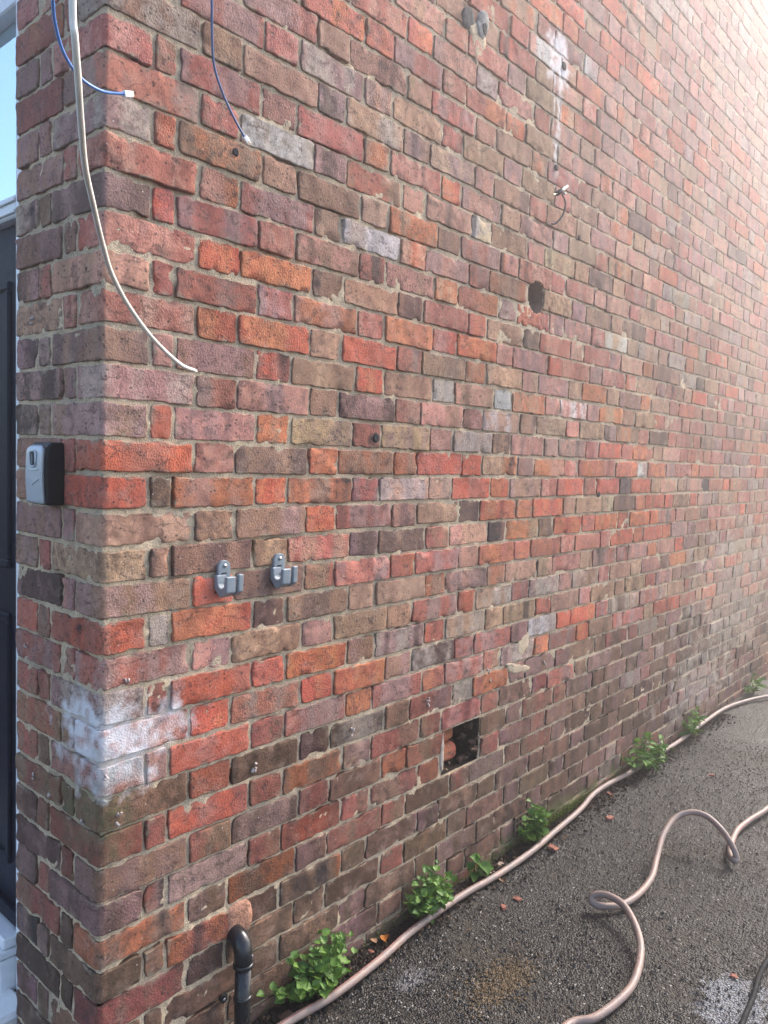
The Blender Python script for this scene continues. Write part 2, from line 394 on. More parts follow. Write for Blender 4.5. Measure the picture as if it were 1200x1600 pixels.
def corner_r(z): return .015 if z < 1.36 else .009
def to_world(s, z, d, r):
    """unrolled wall coordinate (s<0 return face, s>0 long face), height, outward offset -> xyz"""
    s, z, d = np.broadcast_arrays(s, z, d)
    th = (np.clip(s/r, -1, 1)+1)*math.pi/4
    cx = r - (r+d)*np.cos(th); cy = r - (r+d)*np.sin(th)
    x = np.where(s > r, s, np.where(s < -r, -d, cx)); y = np.where(s > r, -d, np.where(s < -r, -s, cy))
    return np.stack([x, y, z], -1)

def brick_geom(s0, s1, z0, z1, seed, du, skirt=.03, circ=False):
    w, h = s1-s0, z1-z0
    g = np.random.default_rng(seed)
    r = corner_r((z0+z1)/2)
    def lines(L, n):
        if du > .02: return np.array([0, .006/L, *np.linspace(.02/L, 1-.02/L, max(2, n)), 1-.006/L, 1])*L if L > .06 else np.linspace(0, L, 4)
        e = [0, .0012, .0034]
        return np.array(e + list(np.linspace(.010, L-.010, max(2, n))) + [L-v for v in e[::-1]])
    us = lines(w, int(round((w-.02)/du))+1); vs = lines(h, int(round((h-.02)/du))+1)
    if s0 < 0 < s1:
        us = np.unique(np.concatenate([us[(us+s0 < -r*1.1) | (us+s0 > r*1.1)], -s0+np.linspace(-r, r, 7)]))
    U, V = np.meshgrid(us, vs)
    e = np.minimum(np.minimum(U, w-U), np.minimum(V, h-V))
    sd = seed % 9973
    # rounded corners in elevation
    rc = g.uniform(.002, .008)
    for cx, cz, sx, sz in ((0, 0, 1, 1), (w, 0, -1, 1), (0, h, 1, -1), (w, h, -1, -1)):
        a, b = rc-(U-cx)*sx, rc-(V-cz)*sz
        m = (a > 0) & (b > 0); mx = np.maximum(a, b); L = np.sqrt(a*a+b*b)+1e-9
        U = np.where(m, cx+sx*(rc-a*mx/L), U); V = np.where(m, cz+sz*(rc-b*mx/L), V)
    # ragged outline
    def rag(a, b):
        if du > .05: return .002*vnoise(a*40, b, 0, sd)
        return .0016*vnoise(a*45, b, 0, sd) + .0012*vnoise(a*150, b, 0, sd+1) - .005*np.clip(vnoise(a*32, b+7, 0, sd+2)-.45, 0, 1)*2
    fall = lambda t: np.exp(-np.clip(t, 0, 1)/.008)
    U2 = U - rag(V, 1.3)*fall(U) + rag(V, 5.3)*fall(w-U); V2 = V - rag(U, 9.7)*fall(V) + rag(U, 13.1)*fall(h-V)
    ra = g.uniform(.0005, .0021)
    d = -np.where(e < ra, ra-np.sqrt(np.clip(ra*ra-(ra-e)**2, 0, None)), 0)
    S, Z = U2+s0, V2+z0
    if du < .02:
        d = d + .0011*vnoise(S*26, Z*26, sd, 21) + .0009*vnoise(S*75, Z*75, sd, 22) + .0005*vnoise(S*170, Z*170, sd, 23)
        ch = np.clip(vnoise(S*38, Z*38, sd, 24)-.30, 0, 1)*np.exp(-e/.007); d = d - (.02 if g.random() < .3 else .008)*ch
        if g.random() < .25: d = d - .004*np.clip(vnoise(S*14, Z*14, sd, 25)-.2, 0, 1)
    elif du < .05: d = d + .0013*vnoise(S*40, Z*40, sd, 21)
    d = d + np.clip(g.normal(.0006, .0014), -.0012, .004) + np.clip(g.normal(0, .007), -.014, .014)*(U-w/2) + np.clip(g.normal(0, .016), -.03, .03)*(V-h/2)
    d = np.where(np.abs(S) < .03, d*.8, d)
    rot = g.normal(0, .006); Z = Z + rot*(U-w/2)
    ny, nx = S.shape
    P = to_world(S, Z, d, r).reshape(-1, 3)
    I = np.arange(nx*ny).reshape(ny, nx)
    F = np.stack([I[:-1, :-1], I[:-1, 1:], I[1:, 1:], I[1:, :-1]], -1).reshape(-1, 4)
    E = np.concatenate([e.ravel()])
    if circ:
        cx, cz, R = CIRC
        q = P[F].mean(1); inside = np.hypot(q[:, 0]-cx, q[:, 2]-cz) < R
        if inside.any():
            F = F[~inside]
            dd = np.hypot(P[:, 0]-cx, P[:, 2]-cz); mv = dd < R
            k = R/np.maximum(dd, 1e-6)
            P[mv, 0] = cx+(P[mv, 0]-cx)*k[mv]; P[mv, 2] = cz+(P[mv, 2]-cz)*k[mv]
            F = [tuple(f) for f in F]
            # skirt along all open edges
            cnt = {}
            for f in F:
                for i in range(4):
                    a, b = f[i], f[(i+1) % 4]; cnt[(a, b)] = 1
            bd = [(a, b) for (a, b) in cnt if (b, a) not in cnt]
            P = list(P); E = list(E); mp = {}
            for a, b in bd:
                for v in (a, b):
                    if v not in mp: mp[v] = len(P); P.append(P[v]+np.array([0, .09, 0])); E.append(0)
                F.append((b, a, mp[a], mp[b]))
            return np.array(P), F, np.array(E)
    ring = np.concatenate([I[0, :], I[1:, -1], I[-1, -2::-1], I[-2:0:-1, 0]])
    rs, rz = S.ravel()[ring], Z.ravel()[ring]
    k = len(P); m = len(ring)
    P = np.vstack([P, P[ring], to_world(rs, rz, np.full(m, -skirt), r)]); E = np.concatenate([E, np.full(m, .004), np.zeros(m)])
    F = [tuple(f) for f in F] + [(k+(i+1) % m, k+i, k+m+i, k+m+(i+1) % m) for i in range(m)]
    if not (s0 < 0 < s1): F.append(tuple(k+m+i for i in range(m))[::-1])
    return P, F, E

def intervals(k, g):
    """unrolled brick intervals of a course: (s0, s1, kind)"""
    out = []
    ev = k % 2 == 0
    # corner brick
    if ev: cs = (-.1025, .215); lc = [(-.163, -.1125, 'C'), (-LEFT, -.173, 'S')]; x = .225; t = 'H'; first = []
    else: cs = (-.215, .1025); lc = [(-.275, -.225, 'C'), (-LEFT, -.285, 'H')]; x = .170; t = 'S'; first = [(.1125, .160, 'C')]
    out.append((cs[0], cs[1], 'K')); out += [(a, b, 'L'+c) for a, b, c in lc]; out += first
    joints = []
    while x < SMAX:
        w = .215 if t == 'S' else .1025
        joints.append([x, x+w, t]); x += w+.010; t = 'H' if t == 'S' else 'S'
    j = list(joints)
    # masons' unevenness: shift the perpends
    for i in range(len(j)-1):
        dx = g.normal(0, .0032); gap = max(.005, .0085+g.normal(0, .0020)); m = (j[i][1]+j[i+1][0])/2+dx
        j[i][1], j[i+1][0] = m-gap/2, m+gap/2
    return out, [tuple(q) for q in j], len(first)

bricks = []                                           # s0, s1, z0, z1, code, seed, skirt, circ
for k in range(KMIN, KMAX+1):
    g = np.random.default_rng(1000+k); pg = random.Random(500+k)
    lead, run, nf = intervals(k, g)
    codes = ROWS.get(k, '').split(); lcs = LEFTC.get(k, '').split()
    z0 = Z0+k*CH+.0042; z1 = Z0+(k+1)*CH-.0042
    seq = []
    right = [lead[0]] + [q for q in lead[1:] if q[2] == 'C'] + run
    for i, q in enumerate(right):
        c = codes[i] if i < len(codes) and codes[i] != '.' else randcode(k, q[0], pg)
        seq.append((q[0], q[1], c))
    for i, q in enumerate([q for q in lead if q[2].startswith('L')]):
        seq.append((q[0], q[1], lcs[i] if i < len(lcs) else randcode(min(k, 14), 0, pg)))
    for i, (s0, s1, c) in enumerate(seq):
        zz0, zz1 = z0+g.normal(0, .0012), z1+g.normal(0, .0012)
        if (zz1+zz0)/2 > HOLE[2] and (zz1+zz0)/2 < HOLE[3] and s1 > HOLE[0] and s0 < HOLE[1]:
            if s0 >= HOLE[0]-.02 and s1 <= HOLE[1]+.02: continue
            if s0 < HOLE[0]: s1 = HOLE[0]-.004
            else: s0 = HOLE[1]+.004
            if s1-s0 < .03: continue
        cx = np.clip(CIRC[0], s0, s1); cz = np.clip(CIRC[1], zz0, zz1)
        inc = math.hypot(cx-CIRC[0], cz-CIRC[1]) < CIRC[2]
        if inc and abs((s0+s1)/2-CIRC[0]) < .03 and abs((zz0+zz1)/2-CIRC[1]) < .02: continue
        if k in (21, 22, 23, 24) and 1.62 < (s0+s1)/2 < 1.80: c = 'RO' if k % 2 else 'rR'
        bricks.append(dict(s0=s0, s1=s1, z0=zz0, z1=zz1, c=c.replace('o', 'O'), seed=(k+40)*1000+i, skirt=.11 if s0 <= -LEFT+.001 else .03, circ=inc, k=k))

def screen(P):
    q = np.asarray(P)-CAM; dpt = q@fw
    return 600+FPX*(q@RT)/dpt, 800-FPX*(q@UP)/dpt, dpt
for b in bricks:
    sc = np.array([b['s0'], b['s1'], b['s1'], b['s0']]); zz = np.array([b['z0'], b['z0'], b['z1'], b['z1']])
    pts = to_world(sc, zz, 0.0, .009); u, v, dpt = screen(pts)
    u2, v2 = np.clip(u, 0, 1200), np.clip(v, 0, 1600)
    b['area'] = .5*abs(sum(u2[i]*v2[(i+1) % 4]-u2[(i+1) % 4]*v2[i] for i in range(4)))*(dpt.min() > .1)
    b['px'] = max(u.max()-u.min(), v.max()-v.min()); b['dist'] = dpt.mean()
order = sorted(range(len(bricks)), key=lambda i: -bricks[i]['area'])
single = set(order[:300])

wall = empty('brick_wall', (0, 0, 0))
wall['kind'] = 'thing'; tag(wall, 'weathered red and brown brick wall corner that fills most of the picture', 'wall')

def colour(c, g, k=0):
    a, b = np.array(PAL[c[0]]), np.array(PAL[c[1]])
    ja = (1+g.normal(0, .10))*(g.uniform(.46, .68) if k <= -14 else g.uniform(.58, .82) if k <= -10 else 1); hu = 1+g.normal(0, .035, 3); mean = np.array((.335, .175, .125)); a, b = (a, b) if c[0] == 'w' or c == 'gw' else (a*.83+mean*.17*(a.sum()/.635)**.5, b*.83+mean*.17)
    return np.clip(a*ja*hu, .01, .8), np.clip(b*ja*hu, .01, .8)
def set_attrs(me, ca, cb, ed, org=(0, 0, 0)):
    for nm, arr in (('ca', ca), ('cb', cb)):
        at = me.attributes.new(nm, 'FLOAT_COLOR', 'POINT'); at.data.foreach_set('color', np.asarray(arr, np.float32).ravel())
    P = np.empty(len(me.vertices)*3); me.vertices.foreach_get('co', P); P = P.reshape(-1, 3)+np.asarray(org)
    at = me.attributes.new('stain', 'FLOAT_COLOR', 'POINT'); at.data.foreach_set('color', stain(P).astype(np.float32).ravel())
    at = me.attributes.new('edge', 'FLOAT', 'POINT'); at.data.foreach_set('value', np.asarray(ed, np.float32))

SV, SF, SA, SB, SE = [], [], [], [], []; base = 0
for i, b in enumerate(bricks):
    g = np.random.default_rng(b['seed']+77)
    one = i in single
    du = .0075 if one else (.012 if b['area'] > 250 else .024 if b['area'] > 20 else .06)
    if b['circ']: du = .004
    P, F, E = brick_geom(b['s0'], b['s1'], b['z0'], b['z1'], b['seed'], du, b['skirt'], b['circ'])
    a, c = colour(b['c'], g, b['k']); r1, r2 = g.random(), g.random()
    n = len(P); A = np.tile([*a, r1], (n, 1)); B = np.tile([*c, r2], (n, 1))
    if one:
        ctr = P.mean(0); me = mesh_from('brick', P-ctr, F, MB); set_attrs(me, A, B, E, ctr)
        link('brick', me, wall, ctr)
    else:
        SV.append(P); SF += [tuple(v+base for v in f) for f in F]; SA.append(A); SB.append(B); SE.append(E); base += n
me = mesh_from('farther_bricks', np.vstack(SV), SF, MB); set_attrs(me, np.vstack(SA), np.vstack(SB), np.concatenate(SE))
fb = link('farther_bricks', me, wall); fb['kind'] = 'stuff'

# mortar between the bricks: one sheet set back behind the faces, rough
def mortar():
    ss = np.concatenate([np.arange(-LEFT+.004, -.02, .006), np.linspace(-.018, .018, 13), np.arange(.022, 1.5, .006), np.arange(1.5, 2.6, .009), np.arange(2.6, 4.6, .02), np.arange(4.6, SMAX+.04, .08)])
    zs = np.concatenate([np.arange(-.06, 2.75, .007), np.arange(2.75, 3.6, .014), np.arange(3.6, Z0+(KMAX+1)*CH, .04)])
    S, Z = np.meshgrid(ss, zs)
    d = -.0040 + .0018*vnoise(S*30, Z*30, 0, 41) + .0016*vnoise(S*90, Z*90, 0, 42) + .0010*vnoise(S*150, Z*150, 0, 43)
    d -= .016*np.clip(vnoise(S*11, Z*18, 0, 44)-.35, 0, 1)
    d = np.minimum(d, -.0012)
    P = np.where((Z < 1.36)[..., None], to_world(S, Z, d, .015), to_world(S, Z, d, .009))
    ny, nx = S.shape; P = P.reshape(-1, 3); I = np.arange(nx*ny).reshape(ny, nx)
    F = np.stack([I[:-1, :-1], I[:-1, 1:], I[1:, 1:], I[1:, :-1]], -1).reshape(-1, 4)
    q = P[F].mean(1); fs = S.ravel()[F].mean(1)
    inc = (np.hypot(q[:, 0]-CIRC[0], q[:, 2]-CIRC[1]) < CIRC[2]) & (fs > .1)
    inh = (fs > HOLE[0]) & (fs < HOLE[1]) & (q[:, 2] > HOLE[2]) & (q[:, 2] < HOLE[3])
    F = F[~(inc | inh)]
    me = bpy.data.meshes.new('mortar'); me.vertices.add(len(P)); me.vertices.foreach_set('co', P.ravel())
    me.loops.add(F.size); me.loops.foreach_set('vertex_index', F.ravel().astype(np.int32))
    me.polygons.add(len(F)); me.polygons.foreach_set('loop_start', np.arange(0, F.size, 4, dtype=np.int32))
    me.polygons.foreach_set('use_smooth', np.ones(len(F), bool)); me.update(); me.validate(); me.materials.append(MM)
    at = me.attributes.new('stain', 'FLOAT_COLOR', 'POINT'); at.data.foreach_set('color', stain(P).astype(np.float32).ravel())
    link('mortar', me, wall)
mortar()

# solid backing of the wall, cut around the two openings
def backing():
    y0, y1 = .022, .30
    top = Z0+(KMAX+1)*CH
    VFs = []
    x0, x1, z0, z1 = HOLE
    cx, cz, R = CIRC
    def bx(a, b, c, e, d0=y0, d1=y1): VFs.append(rbox(a, b, d0, d1, c, e, .001))
    bx(.022, SMAX, -.08, z0-.003); bx(.022, x0, z0, z1); bx(x1, SMAX, z0, z1)
    bx(.022, SMAX, z1+.003, cz-R-.004); bx(.022, cx-R-.004, cz-R, cz+R); bx(cx+R+.004, SMAX, cz-R, cz+R); bx(.022, SMAX, cz+R+.004, top)
    bx(.022, .26, -.08, top, .305, LEFT-.006)
    return join(*VFs)
part('wall_core', backing(), MM2, wall, False)
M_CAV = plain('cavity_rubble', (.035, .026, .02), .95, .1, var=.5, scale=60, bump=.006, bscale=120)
def cavity():
    x0, x1, z0, z1 = HOLE; y1 = .20
    n = 10; VFs = []
    def quad(f):
        V = []; F = []
        for i in range(n+1):
            for j in range(n+1):
                p = np.array(f(i/n, j/n)); q = p*60
                V.append(p+.0035*np.array([vnoise(*q, 61), vnoise(*(q+9), 62), vnoise(*(q+20), 63)]))
        for i in range(n):
            for j in range(n): F.append((i*(n+1)+j, (i+1)*(n+1)+j, (i+1)*(n+1)+j+1, i*(n+1)+j+1))
        VFs.append((V, F))
    quad(lambda a, b: (x0+(x1-x0)*a, .006+y1*b, z0-.002)); quad(lambda a, b: (x0+(x1-x0)*a, .006+y1*b, z1+.002))
    quad(lambda a, b: (x0+.003, .006+y1*b, z0+(z1-z0)*a)); quad(lambda a, b: (x1-.005, .006+y1*b, z0+(z1-z0)*a)); quad(lambda a, b: (x0+(x1-x0)*a, y1, z0+(z1-z0)*b))
    return join(*VFs)
part('cavity_lining', cavity(), M_CAV, wall)
# two loose round-nosed bricks and a rubble block left inside the opening
def loose(x0, x1, y0, y1, z0, z1, code, nm, b=.016, seed=1):
    V, F = rbox(x0, x1, y0, y1, z0, z1, b); V = np.array(V)
    me = mesh_from('brick', V-V.mean(0), F, MB, False)
    n = len(V); g = np.random.default_rng(seed); a, c = colour(code, g)
    set_attrs(me, np.tile([*a, g.random()], (n, 1)), np.tile([*c, .1], (n, 1)), np.full(n, .02))
    o = link('brick', me, wall, V.mean(0)); md = o.modifiers.new('bevel', 'BEVEL'); md.width = .006; md.segments = 2; md.limit_method = 'ANGLE'
    o['label'] = nm; return o
loose(1.205, 1.345, .045, .15, .418, .481, 'OR', 'loose orange brick lying inside the opening', seed=3)
loose(1.205, 1.330, .050, .15, .487, .548, 'OR', 'orange brick on top of another inside the opening', seed=4)
g_ = random.Random(31); rub = []
for q in range(46):
    if q < 20: c_ = (g_.uniform(1.205, 1.395), g_.uniform(.004, .12), .417+abs(g_.gauss(0, .010))); r_ = g_.uniform(.007, .017)
    elif q < 34: c_ = (1.400-abs(g_.gauss(0, .012)), g_.uniform(.002, .12), g_.uniform(.42, .56)); r_ = g_.uniform(.006, .016)
    elif q < 40: c_ = (g_.uniform(1.20, 1.40), g_.uniform(.002, .05), .565-abs(g_.gauss(0, .003))); r_ = g_.uniform(.004, .009)
    else: c_ = (1.195+abs(g_.gauss(0, .004)), g_.uniform(.004, .05), g_.uniform(.42, .56)); r_ = g_.uniform(.004, .010)
    rub.append(ellipsoid(c_, (r_*g_.uniform(.7, 1.3), r_*g_.uniform(.7, 1.3), r_*g_.uniform(.5, 1)), 7, 5, .35, q))
o = part('rubble', join(*rub), plain('opening_rubble', (.12, .075, .052), .95, .15, var=.6, scale=45, bump=.003, bscale=200), wall, False); o['kind'] = 'stuff'
# liner of the drilled hole
M_LIN = plain('drilled_brick', (.24, .15, .115), .9, .2, var=.35, scale=35, bump=.002, bscale=150)
def liner():
    cx, cz, R = CIRC; n = 40; V = []; F = []
    ys = [.004, .04, .075, .078, .14]
    rs = [R, R*.985, R*.985, R*1.0, R*1.0]
    for yy, rr in zip(ys, rs):
        for i in range(n):
            t = 2*math.pi*i/n; q = 1+.02*float(vnoise(math.cos(t)*4, math.sin(t)*4, yy*40, 9)); V.append(np.array([cx+rr*q*math.cos(t), yy, cz+rr*q*math.sin(t)]))
    for j in range(len(ys)-1):
        for i in range(n): F.append((j*n+i, j*n+(i+1) % n, (j+1)*n+(i+1) % n, (j+1)*n+i))
    F.append(tuple((len(ys)-1)*n+i for i in range(n)))
    return V, F
part('drilled_hole', liner(), M_LIN, wall)
part('duct_end', join(rbox(CIRC[0]-.040, CIRC[0]+.045, .075, .08, CIRC[1]-.05, CIRC[1]-.022, .001)), plain('duct_plastic', (.30, .31, .30), .6), wall)

# cement left by a removed bracket, newer repair bricks and small daubs on the wall
M_CEM = plain('cement', (.34, .31, .26), .95, .15, var=.45, scale=45, bump=.004, bscale=160)
M_DARK = plain('socket_shade', (.07, .07, .068), .95, .15, var=.5, scale=60, bump=.004, bscale=160)  # dark tone paints the shade inside the broken sockets
def slab_blob(poly, y0, thick, seed, n=16):
    """irregular low daub on the wall given by its outline (x, z)"""
    P = catmull(np.array([(p[0], 0, p[1]) for p in poly+[poly[0]]]), 5)[:-1]; c = P.mean(0); V = []; F = []; m = len(P)
    for j, (f, t) in enumerate(((1, 0), (.93, .7), (.7, 1), (.35, 1.1))):
        for p in P:
            q = c+(p-c)*f; q = q+.004*f*np.array([float(vnoise(p[0]*90, p[2]*90, j, seed)), 0, float(vnoise(p[0]*90, p[2]*90, j, seed+1))])
            q[1] = y0-thick*t*(1+.5*float(vnoise(q[0]*60, q[2]*60, 0, seed))); V.append(q)
    for j in range(3):
        for i in range(m): F.append((j*m+i, j*m+(i+1) % m, (j+1)*m+(i+1) % m, (j+1)*m+i))
    F.append(tuple(3*m+i for i in range(m)))
    return V, F
part('cement_daub', slab_blob([(1.165, 2.765), (1.20, 2.775), (1.25, 2.765), (1.272, 2.735), (1.25, 2.70), (1.226, 2.655), (1.21, 2.675), (1.195, 2.71)], .0, .0030, 3), MM2, wall)
part('cement_ring', slab_blob([(1.245+.030*math.cos(q)+.01*math.sin(q), 2.785+.046*math.sin(q)) for q in np.linspace(0, 6.0, 9)], -.001, .006, 7), plain('grey_cement', (.30, .29, .27), .9, .2, var=.5, scale=50, bump=.004), wall)
part('socket_hole_shade', slab_blob([(1.250+.012*math.cos(q), 2.772+.020*math.sin(q)) for q in np.linspace(0, 6.0, 8)], -.0075, .0025, 8), M_DARK, wall)
part('broken_socket_shade', slab_blob([(1.135, 2.775), (1.155, 2.80), (1.19, 2.805), (1.20, 2.77), (1.175, 2.745), (1.145, 2.745)], -.001, .003, 9), M_DARK, wall)
part('cement_daub', slab_blob([(1.545, .725), (1.60, .715), (1.66, .70), (1.72, .682), (1.71, .668), (1.64, .672), (1.57, .69)], .0, .0022, 11), MM2, wall)
part('cement_daub', slab_blob([(1.63, .80), (1.69, .815), (1.70, .77), (1.67, .74), (1.64, .735), (1.62, .76)], .0, .0022, 13), MM2, wall)
part('cement_daub', slab_blob([(.332, .298), (.340, .335), (.375, .345), (.405, .325), (.412, .29), (.40, .262), (.36, .258), (.338, .275)], -.001, .004, 15), plain('pink_cement', (.40, .21, .14), .95, .15, var=.4, scale=60, bump=.004, bscale=180), wall)
part('cement_daub', slab_blob([(1.183, .53), (1.197, .56), (1.199, .49), (1.197, .435), (1.186, .44)], .004, .003, 17), plain('white_plaster', (.48, .40, .33), .9, .15, var=.2, scale=60), wall)
daubs = [(.015, 0, .761), (.043, 0, .673), (.038, 0, .653), (.405, 0, .661), (.411, 0, .676), (.758, 0, .679), (.753, 0, .669), (1.097, 0, .693), (1.101, 0, .670), (1.449, 0, .685), (1.435, 0, .719), (1.824, 0, .678),
         (0, .29, .681), (0, .217, .659), (0, .064, .651), (0, .33, .98), (0, .30, 1.72), (.06, 0, .96)]
M_LUMP = plain('lime_lump', (.50, .42, .38), .9, .2, var=.5, scale=120)
for i, (x, y, z) in enumerate(daubs):
    VFs = [ellipsoid((x+random.uniform(-.004, .004)-(.004 if y else 0), y+random.uniform(-.004, .004)-(.004 if not y else 0), z+random.uniform(-.006, .006)), (random.uniform(.002, .004),)*2+(random.uniform(.002, .005),), 6, 4, .35, i*9+k) for k in range(4)]
    part('mortar_lump', join(*VFs), M_LUMP, wall)
# plugged screw holes: low dark discs, the shade of a hole painted on
M_HOLE_SHADE = plain('hole_shade', (.03, .03, .033), .9, .2)  # near-black stands in for shade inside holes, slots and air brick
for x, z, r in ((.817, 1.497, .013), (1.735, 2.50, .010), (.315, 2.115, .009), (1.93, 2.30, .009), (2.21, 1.32, .011), (1.755, 2.86, .014)):
    n = 14; V = []; F = []
    for j, (f, yy) in enumerate(((1.1, .0), (.95, -.0042), (.6, -.0046), (.3, -.0040))):
        for i in range(n):
            t = 2*math.pi*i/n; q = f*(1+.18*float(vnoise(math.cos(t)*2+x*50, math.sin(t)*2, 0, 5))); V.append(np.array([x+r*q*math.cos(t), yy, z+r*q*math.sin(t)]))
    for j in range(3):
        for i in range(n): F.append((j*n+i, j*n+(i+1) % n, (j+1)*n+(i+1) % n, (j+1)*n+i))
    F.append(tuple(3*n+i for i in range(n)))
    part('plugged_hole_shade', (V, F), M_HOLE_SHADE, wall)

# ------------------------------------------------------------------ front door beside the corner
def door():
    t = empty('front_door', (.10, .45, 0)); tag(t, 'dark navy panelled front door in a white frame, left edge behind the corner', 'door')
    mw = plain('white_frame_paint', (.74, .76, .78), .35, .5, var=.05); mn = plain('navy_door_paint', (.004, .008, .020), .5, .1, var=.1)
    fr = part('door_frame', join(rbox(.05, .13, .397, .512, .0, 2.56, .003), rbox(.05, .13, 1.36, 1.44, .0, 2.56, .003), rbox(.052, .13, .514, 1.358, 2.0, 2.055, .004), rbox(.052, .13, .514, 1.358, 2.50, 2.56, .004)), mw, t, False)
    sub('frame_bead', join(rbox(.046, .051, .514, 1.358, 2.008, 2.018, .002), rbox(.046, .051, .514, 1.358, 2.036, 2.046, .002)), mw, fr, t, False)
    sl = part('door_leaf', rbox(.078, .122, .516, 1.356, .176, 1.996, .003), mn, t, False)
    for y0, y1, z0, z1 in ((.60, .90, .32, 1.0), (.98, 1.27, .32, 1.0), (.60, .90, 1.12, 1.86), (.98, 1.27, 1.12, 1.86)):
        w = .022
        sub('moulding', join(rbox(.068, .080, y0, y1, z0, z0+w, .004), rbox(.068, .080, y0, y1, z1-w, z1, .004), rbox(.068, .080, y0, y0+w, z0+w, z1-w, .004), rbox(.068, .080, y1-w, y1, z0+w, z1-w, .004)), mn, sl, t, False)
    sub('weatherbar', rbox(.055, .080, .52, 1.352, .18, .215, .006), mn, sl, t, False)
    sub('letterplate', rbox(.066, .080, .80, 1.06, 1.03, 1.08, .004), plain('chrome', (.6, .6, .6), .2, .5, 1.0), sl, t, False)
    gm = NT('transom_glass'); gm.fin((.72, .92, 1.0, 1), .04, .9); gm.b.inputs['Metallic'].default_value = .9
    part('transom_pane', rbox(.088, .096, .514, 1.358, 2.057, 2.498, .001), gm.m, t, False)
    sill = part('door_sill', join(rbox(.02, .13, .514, 1.358, .140, .170, .004), rbox(-.005, .13, .514, 1.358, .115, .138, .004), rbox(.01, .13, .514, 1.358, .02, .113, .004)), mw, t, False)
    part('backing_panel', rbox(.134, .16, .39, 1.44, -.02, 2.56, .002), mn, t, False)
    s = link('door_step', mesh_from('door_step', *rbox(-.75, .045, .41, 1.6, -.05, .035, .01), plain('pale_step_concrete', (.80, .80, .79), .8, .3, var=.08, scale=30, bump=.002, bscale=200), False))
    tag(s, 'pale concrete doorstep below the navy door at the left edge', 'doorstep')
door()

# ------------------------------------------------------------------ key safe on the return face
def key_safe():
    y0, y1, z0, z1, dp = .150, .236, 1.318, 1.452, .046
    t = empty('key_safe', (0, (y0+y1)/2, z0)); tag(t, 'black key safe with grey front cover fixed beside the door', 'key safe')
    mk = plain('black_plastic', (.004, .0045, .006), .4, .25, var=.1, bump=.0006, bscale=900); mg = plain('grey_cover', (.46, .51, .55), .35, .5, .3, var=.06)
    def prof(o, top, n=14):
        """side outline in (x, z): back against the wall, bowed front"""
        pts = [(.0, z0+o), (.0, z1-o)]
        for i in range(n+1):
            a = i/n; z = z1-o - (z1-z0-2*o)*a; bow = dp + top + .0035*math.sin(math.pi*a)-.010*max(0, (.12-a)/.12)**2 - .001*max(0, (a-.93)/.07)
            pts.append((-bow, z))
        return pts
    V, F = extrude([(p[0], p[1]) for p in prof(0, -.007)], 1, y0, y1)
    b = part('housing', (V, F), mk, t, False); m = b.modifiers.new('bevel', 'BEVEL'); m.width = .006; m.segments = 3; m.limit_method = 'ANGLE'; m.angle_limit = math.radians(50)
    # bowed cover plate with a thumb window
    n = 26; ny = 12; V = []; F = []
    ya, yb = y0+.008, y1-.006
    def front(z, u):
        a = (z1-z)/(z1-z0); return -(dp + .0035*math.sin(math.pi*a)-.012*max(0, (.16-a)/.16)**2+.0012*math.sin(math.pi*u))
    zs = np.linspace(z0+.004, z1-.006, n+1); us = np.linspace(0, 1, ny+1)
    for z in zs:
        for u in us:
            a = (z-(z1-.022))/.016; sh = .5*(1-math.sqrt(max(0, 1-min(1, max(0, a))**2)))
            uu = .5+(u-.5)*(1-sh*.9); V.append(np.array([front(z, u), ya+(yb-ya)*uu, z]))
    win = (z1-.052, z1-.020, .30, .66)
    for i in range(n):
        for j in range(ny):
            zc, uc = (zs[i]+zs[i+1])/2, (us[j]+us[j+1])/2
            if win[0] < zc < win[1] and win[2] < uc < win[3]: continue
            F.append((i*(ny+1)+j, (i+1)*(ny+1)+j, (i+1)*(ny+1)+j+1, i*(ny+1)+j+1))
    c = part('front_cover', (V, F), mg, t); so = c.modifiers.new('solid', 'SOLIDIFY'); so.thickness = .007; so.offset = -1 if True else 1
    yw0, yw1 = ya+(yb-ya)*win[2], ya+(yb-ya)*win[3]; xw = front(win[0], .5)
    ring = [(yw0, win[0]+.004), (yw0, win[1]-.006), (yw0+.006, win[1]), (yw1-.006, win[1]), (yw1, win[1]-.006), (yw1, win[0]+.004), (yw1-.006, win[0]), (yw0+.006, win[0])]
    sub('window_rim', tube(catmull([(xw-.0005, a, b) for a, b in ring+[ring[0]]], 4), .0022, 6), mg, c, t)
    sub('thumb_recess', rbox(xw+.007, xw+.011, yw0-.002, yw1+.002, win[0]-.002, win[1]+.002, .001), plain('dark_teal_plastic', (.02, .05, .07), .3), c, t, False)
    ym = (ya+yb)/2
    for dz, w, dv in ((.058, .026, .003), (.078, .028, .012)):
        z = z1-dz; sub('raised_line', tube([(front(z, .2)-.0006, ym-w, z), (front(z-dv, .5)-.0006, ym, z-dv), (front(z, .8)-.0006, ym+w, z)], .0011, 6), mg, c, t)
    return t
key_safe()

